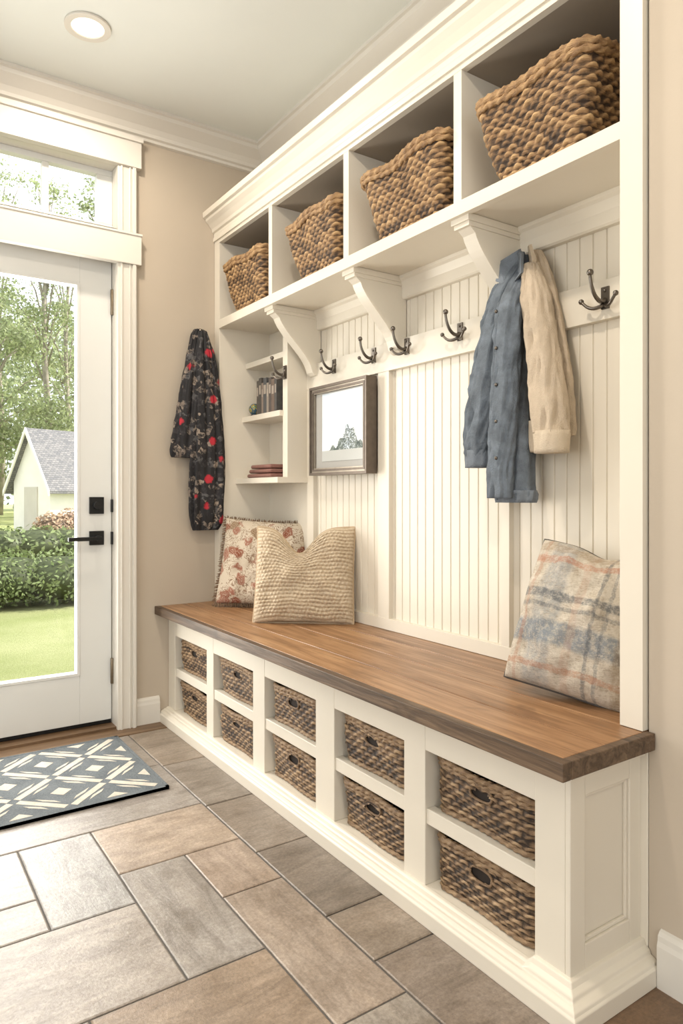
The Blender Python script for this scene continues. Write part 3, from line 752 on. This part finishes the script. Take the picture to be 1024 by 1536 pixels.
def strip(x0,y0,x1,y1,wd):
    dx,dy=x1-x0,y1-y0; L=math.hypot(dx,dy); nx,ny=-dy/L*wd/2,dx/L*wd/2
    poly_add([(x0+nx,y0+ny),(x0-nx,y0-ny),(x1-nx,y1-ny),(x1+nx,y1+ny)])
cw=(ix1-ix0)/3.0; ch=(iy1_-iy0_)/2.0
for i in range(-1,6):
    for j in range(-1,4):
        cx,cy=ix0+i*cw,iy0_+j*ch
        for sx in (1,-1):
            for sy in (1,-1):
                strip(cx+sx*cw*.04,cy+sy*ch*.04,cx+sx*cw*.46,cy+sy*ch*.46,.024)
        for ax,ay in ((cx+cw/2,cy),(cx,cy+ch/2)):
            poly_add([(ax-.034,ay),(ax,ay-.034),(ax+.034,ay),(ax,ay+.034)])
            for sx in (1,-1):
                for sy in (1,-1):
                    poly_add([(ax+sx*.020,ay+sy*.085),(ax+sx*.034,ay+sy*.062),(ax+sx*.085,ay+sy*.020),(ax+sx*.066,ay+sy*.050)])
m.build('doormat',[M_rug,M_rug2])

# ------------------------------------------------------------------ exterior
def m_leaf(name,c0,c1,tr=.35):
    m,nt,b=new(name); a=attr(nt)
    col=mix(nt,noise(nt,coords(nt),1.5,3),c0,c1); col=mix(nt,1.0,col,a.outputs['Color'],'MULTIPLY')
    nt.links.new(col,b.inputs['Base Color']); b.inputs['Roughness'].default_value=.6
    t=N(nt,'ShaderNodeBsdfTranslucent'); nt.links.new(col,t.inputs['Color']); mx=N(nt,'ShaderNodeMixShader'); mx.inputs[0].default_value=tr
    nt.links.new(b.outputs[0],mx.inputs[1]); nt.links.new(t.outputs[0],mx.inputs[2]); nt.links.new(mx.outputs[0],nt.nodes['Material Output'].inputs[0]); return m
M_leaf=m_leaf('tree_leaves',(.24,.30,.15),(.48,.52,.32),.5); M_far=m_leaf('far_leaves',(.30,.36,.23),(.50,.54,.40),.4); M_hedge=m_leaf('hedge_leaves',(.12,.165,.06),(.29,.36,.16)); M_pink=m_leaf('pink_blossom',(.45,.26,.19),(.58,.46,.34))
M_bark=paint('bark',(.32,.28,.23),.9,.3,30,.6)
M_grass,nt,bb=new('lawn_grass'); v=coords(nt)
nt.links.new(ramp(nt,math_(nt,'ADD',math_(nt,'MULTIPLY',noise(nt,v,60,4,.8),.5),math_(nt,'MULTIPLY',noise(nt,v,1.2,3),.5)),[(.35,(.27,.32,.09)),(.65,(.52,.54,.26))]),bb.inputs['Base Color']); bb.inputs['Roughness'].default_value=.9
bump(nt,bb,noise(nt,v,90,4,.8),1,.03)
GZ=-.12
m=MB(); m.box(-40,60,3.96,90,GZ-.1,GZ); m.build('lawn',[M_grass])
M_mulch=paint('mulch',(.28,.215,.15),.95,.35,80,1)
m=MB(); m.box(-6,8,3.16,3.95,GZ-.1,GZ+.01); m.box(-.4,1.3,3.161,3.55,GZ,GZ+.09,1); M_conc=paint('concrete',(.45,.42,.38),.9,.1)
m.build('porch_step',[M_mulch,M_conc])
def leaves(m,blobs,n,size,mat,rn,surf=.6):
    tot=sum(b[3]*b[4]*b[5] for b in blobs)
    vs=[];fs=[];cs=[]
    for bx,by,bz,ax,ay,az in blobs:
        k=int(n*ax*ay*az/tot)
        for _ in range(k):
            u=rn.uniform(-1,1); th=rn.uniform(0,6.283); q=math.sqrt(1-u*u); r=rn.uniform(surf,1.05)
            dx,dy,dz=q*math.cos(th),q*math.sin(th),u
            p=Vector((bx+ax*r*dx,by+ay*r*dy,bz+az*r*dz))
            if p.z<GZ+.02: continue
            n1=Vector((dx+rn.uniform(-.8,.8),dy+rn.uniform(-.8,.8),dz+rn.uniform(-.6,1))).normalized()
            t1=n1.orthogonal().normalized(); t2=n1.cross(t1); ang=rn.uniform(0,6.28); t1,t2=t1*math.cos(ang)+t2*math.sin(ang),t2*math.cos(ang)-t1*math.sin(ang)
            s=size*rn.uniform(.6,1.3); o=len(vs)
            vs+= [p-t1*s,p-t2*s*.5,p+t1*s,p+t2*s*.5]; fs.append((o,o+1,o+2,o+3)); c_=rn.uniform(.55,1.25); cs+=[(c_,c_*rn.uniform(.95,1.05),c_*.9,1)]*4
    m.add(vs,fs,mat,cs)
rn=random.Random(11)
def hedge(name,x0,x1,y0,y1,h,n,size,mats=(M_hedge,)):
    m=MB(); bl=[]; x=x0
    while x<x1:
        r=(y1-y0)/2; bl.append((x,(y0+y1)/2+rn.uniform(-.1,.1),GZ+h*.48,r*1.0,r*rn.uniform(.9,1.1),h*rn.uniform(.5,.58))); x+=r*.9
    for b_ in bl: m.sphere(b_[:3],1,0,(.35,.35,.3,1),12,8,(b_[3]*.85,b_[4]*.85,b_[5]*.80))
    leaves(m,bl,n,size,0,rn,.85); return m.build(name,list(mats),recalc=False)
hedge('garden_hedge',-1.5,5.5,7.2,8.2,.55,22000,.024)
hedge('garden_hedge',-2,9,11.8,13.0,.60,9000,.045)
hedge('flowering_shrub',2.95,4.3,13.8,14.6,.80,4000,.040,(M_pink,))
m=MB(); m.box(-10,20,8.9,11.4,GZ,GZ+.01); M_path=paint('pale_gravel',(.66,.62,.55),.95,.1,60,.4); m.build('garden_path',[M_path])
for (x,y,h,s) in [(-3,27,14,3),(1.2,30,14,2.6),(4.4,33,17,3),(8.6,30,15,3),(11,33,15,3),(14,36,16,3.6),(-.5,38,18,3.6),(6,42,19,4),(10,44,18,4),(-6,34,15,4),(18,38,16,4),(3.0,44,19,3.6),(7.2,36,17,3.2)]:
    m=MB(); m.tube([(x+.15*math.sin(k*1.3),y+.1*math.cos(k),GZ+h*.9*k/6) for k in range(7)],[.20*(1-.12*k) for k in range(7)],9,1)
    bl=[]
    for k in range(24):
        z=h*rn.uniform(.12,.98); rr_=s*(1.1-.6*(z/h))*rn.uniform(.38,.66); a=rn.uniform(0,6.28); off=s*rn.uniform(.2,.8)*(1.15-.7*z/h)
        bx,by=x+off*math.cos(a),y+off*math.sin(a); bl.append((bx,by,GZ+z,rr_,rr_,rr_*.7))
        m.tube([(x,y,GZ+z*.75),((x+bx)/2,(y+by)/2,GZ+z*.92),(bx,by,GZ+z)],[.05,.035,.015],6,1)
    leaves(m,bl,8500,.095,0,rn,.15); m.build('tree',[M_leaf,M_bark],recalc=False)
m=MB(); bl=[]
for k in range(60): bl.append((-18+k*1.1,54+rn.uniform(-3,3),rn.uniform(2,13),2.8,2,rn.uniform(3,5)))
leaves(m,bl,42000,.24,0,rn,.4); m.build('distant_treeline',[M_far],recalc=False)
M_wh=paint('white_siding',(.80,.76,.71),.7)
M_roof,nt,bb=new('roof_shingle'); br=N(nt,'ShaderNodeTexBrick'); br.inputs['Scale'].default_value=5; br.inputs['Color1'].default_value=(.14,.14,.15,1); br.inputs['Color2'].default_value=(.23,.22,.22,1); br.inputs['Mortar'].default_value=(.06,.06,.06,1)
tcx=coords(nt,(1,1,1)); sx_=N(nt,'ShaderNodeSeparateXYZ'); nt.links.new(tcx,sx_.inputs[0]); cb=N(nt,'ShaderNodeCombineXYZ'); nt.links.new(sx_.outputs[1],cb.inputs[0]); nt.links.new(sx_.outputs[2],cb.inputs[1])
nt.links.new(cb.outputs[0],br.inputs['Vector']); nt.links.new(br.outputs['Color'],bb.inputs['Base Color']); bb.inputs['Roughness'].default_value=.9
m=MB(); w2=.85; L=4.5; eh=1.35; ph_=2.72
m.box(-w2,w2,0,L,GZ,eh,0); m.prism([(-w2,eh),(w2,eh),(0,ph_-.08)],'y',0,L,0)
for s in (-1,1):
    m.prism([(0,ph_),(s*(w2+.22),eh-.25),(s*(w2+.22),eh-.33),(0,ph_-.08)],'y',-.15,L+.15,1)
    m.prism([(0,ph_+.01),(s*(w2+.22),eh-.24),(s*(w2+.22),eh-.38),(0,ph_-.13)],'y',-.19,-.15,0)
m.box(-.3,.3,-.03,0,GZ,1.2,2)
M_hd=paint('house_door',(.55,.50,.45),.5)
ho=m.build('garden_house',[M_wh,M_roof,M_hd]); ho.location=(5.62,20.2,GZ); ho.rotation_euler=(0,0,math.radians(-70))

# ------------------------------------------------------------------ lights
wd=bpy.data.worlds.new('sky'); scene.world=wd; wd.use_nodes=True
nt=wd.node_tree; bg=nt.nodes['Background']; bg.inputs['Color'].default_value=(.92,.97,1,1); bg.inputs['Strength'].default_value=2.0
su=bpy.data.lights.new('sun','SUN'); su.energy=9; su.angle=.02; su.color=(1,.95,.86); so=bpy.data.objects.new('sun',su)
so.rotation_euler=Vector((-.75,.18,-.8)).to_track_quat('-Z','Y').to_euler(); so.location=(10,6,12); scene.collection.objects.link(so)
def area(name,loc,dirv,sx,sy,e,c):
    l=bpy.data.lights.new(name,'AREA'); l.shape='RECTANGLE'; l.size=sx; l.size_y=sy; l.energy=e; l.color=c
    o=bpy.data.objects.new(name,l); o.location=loc; o.rotation_euler=Vector(dirv).to_track_quat('-Z','Z').to_euler(); scene.collection.objects.link(o)
area('added_window_fill_left',(-2.45,.7,1.42),(1,0,0),3.2,1.75,37,(1,.965,.92))  # added fill light at the unseen left window
area('added_window_fill_front',(-.5,-2.15,1.42),(0,1,0),2.7,1.75,19,(1,.96,.91))  # second added fill, behind the camera at a made-up window
area('door_daylight',(.41,3.2,1.07),(0,-1,0),.64,1.6,40,(1,.96,.90))

# ------------------------------------------------------------------ camera
cd=bpy.data.cameras.new('camera'); co=bpy.data.objects.new('camera',cd); scene.collection.objects.link(co)
co.location=(0,0,1.0); co.rotation_euler=(math.radians(90),0,-math.atan(712/1047.0))
cd.sensor_fit='VERTICAL'; cd.sensor_height=36; cd.sensor_width=24; cd.lens=1047/1536*36; cd.shift_y=-26/1536; cd.clip_start=.02; cd.clip_end=300
scene.camera=co
scene.view_settings.view_transform='Standard'
scene.view_settings.exposure=0.02
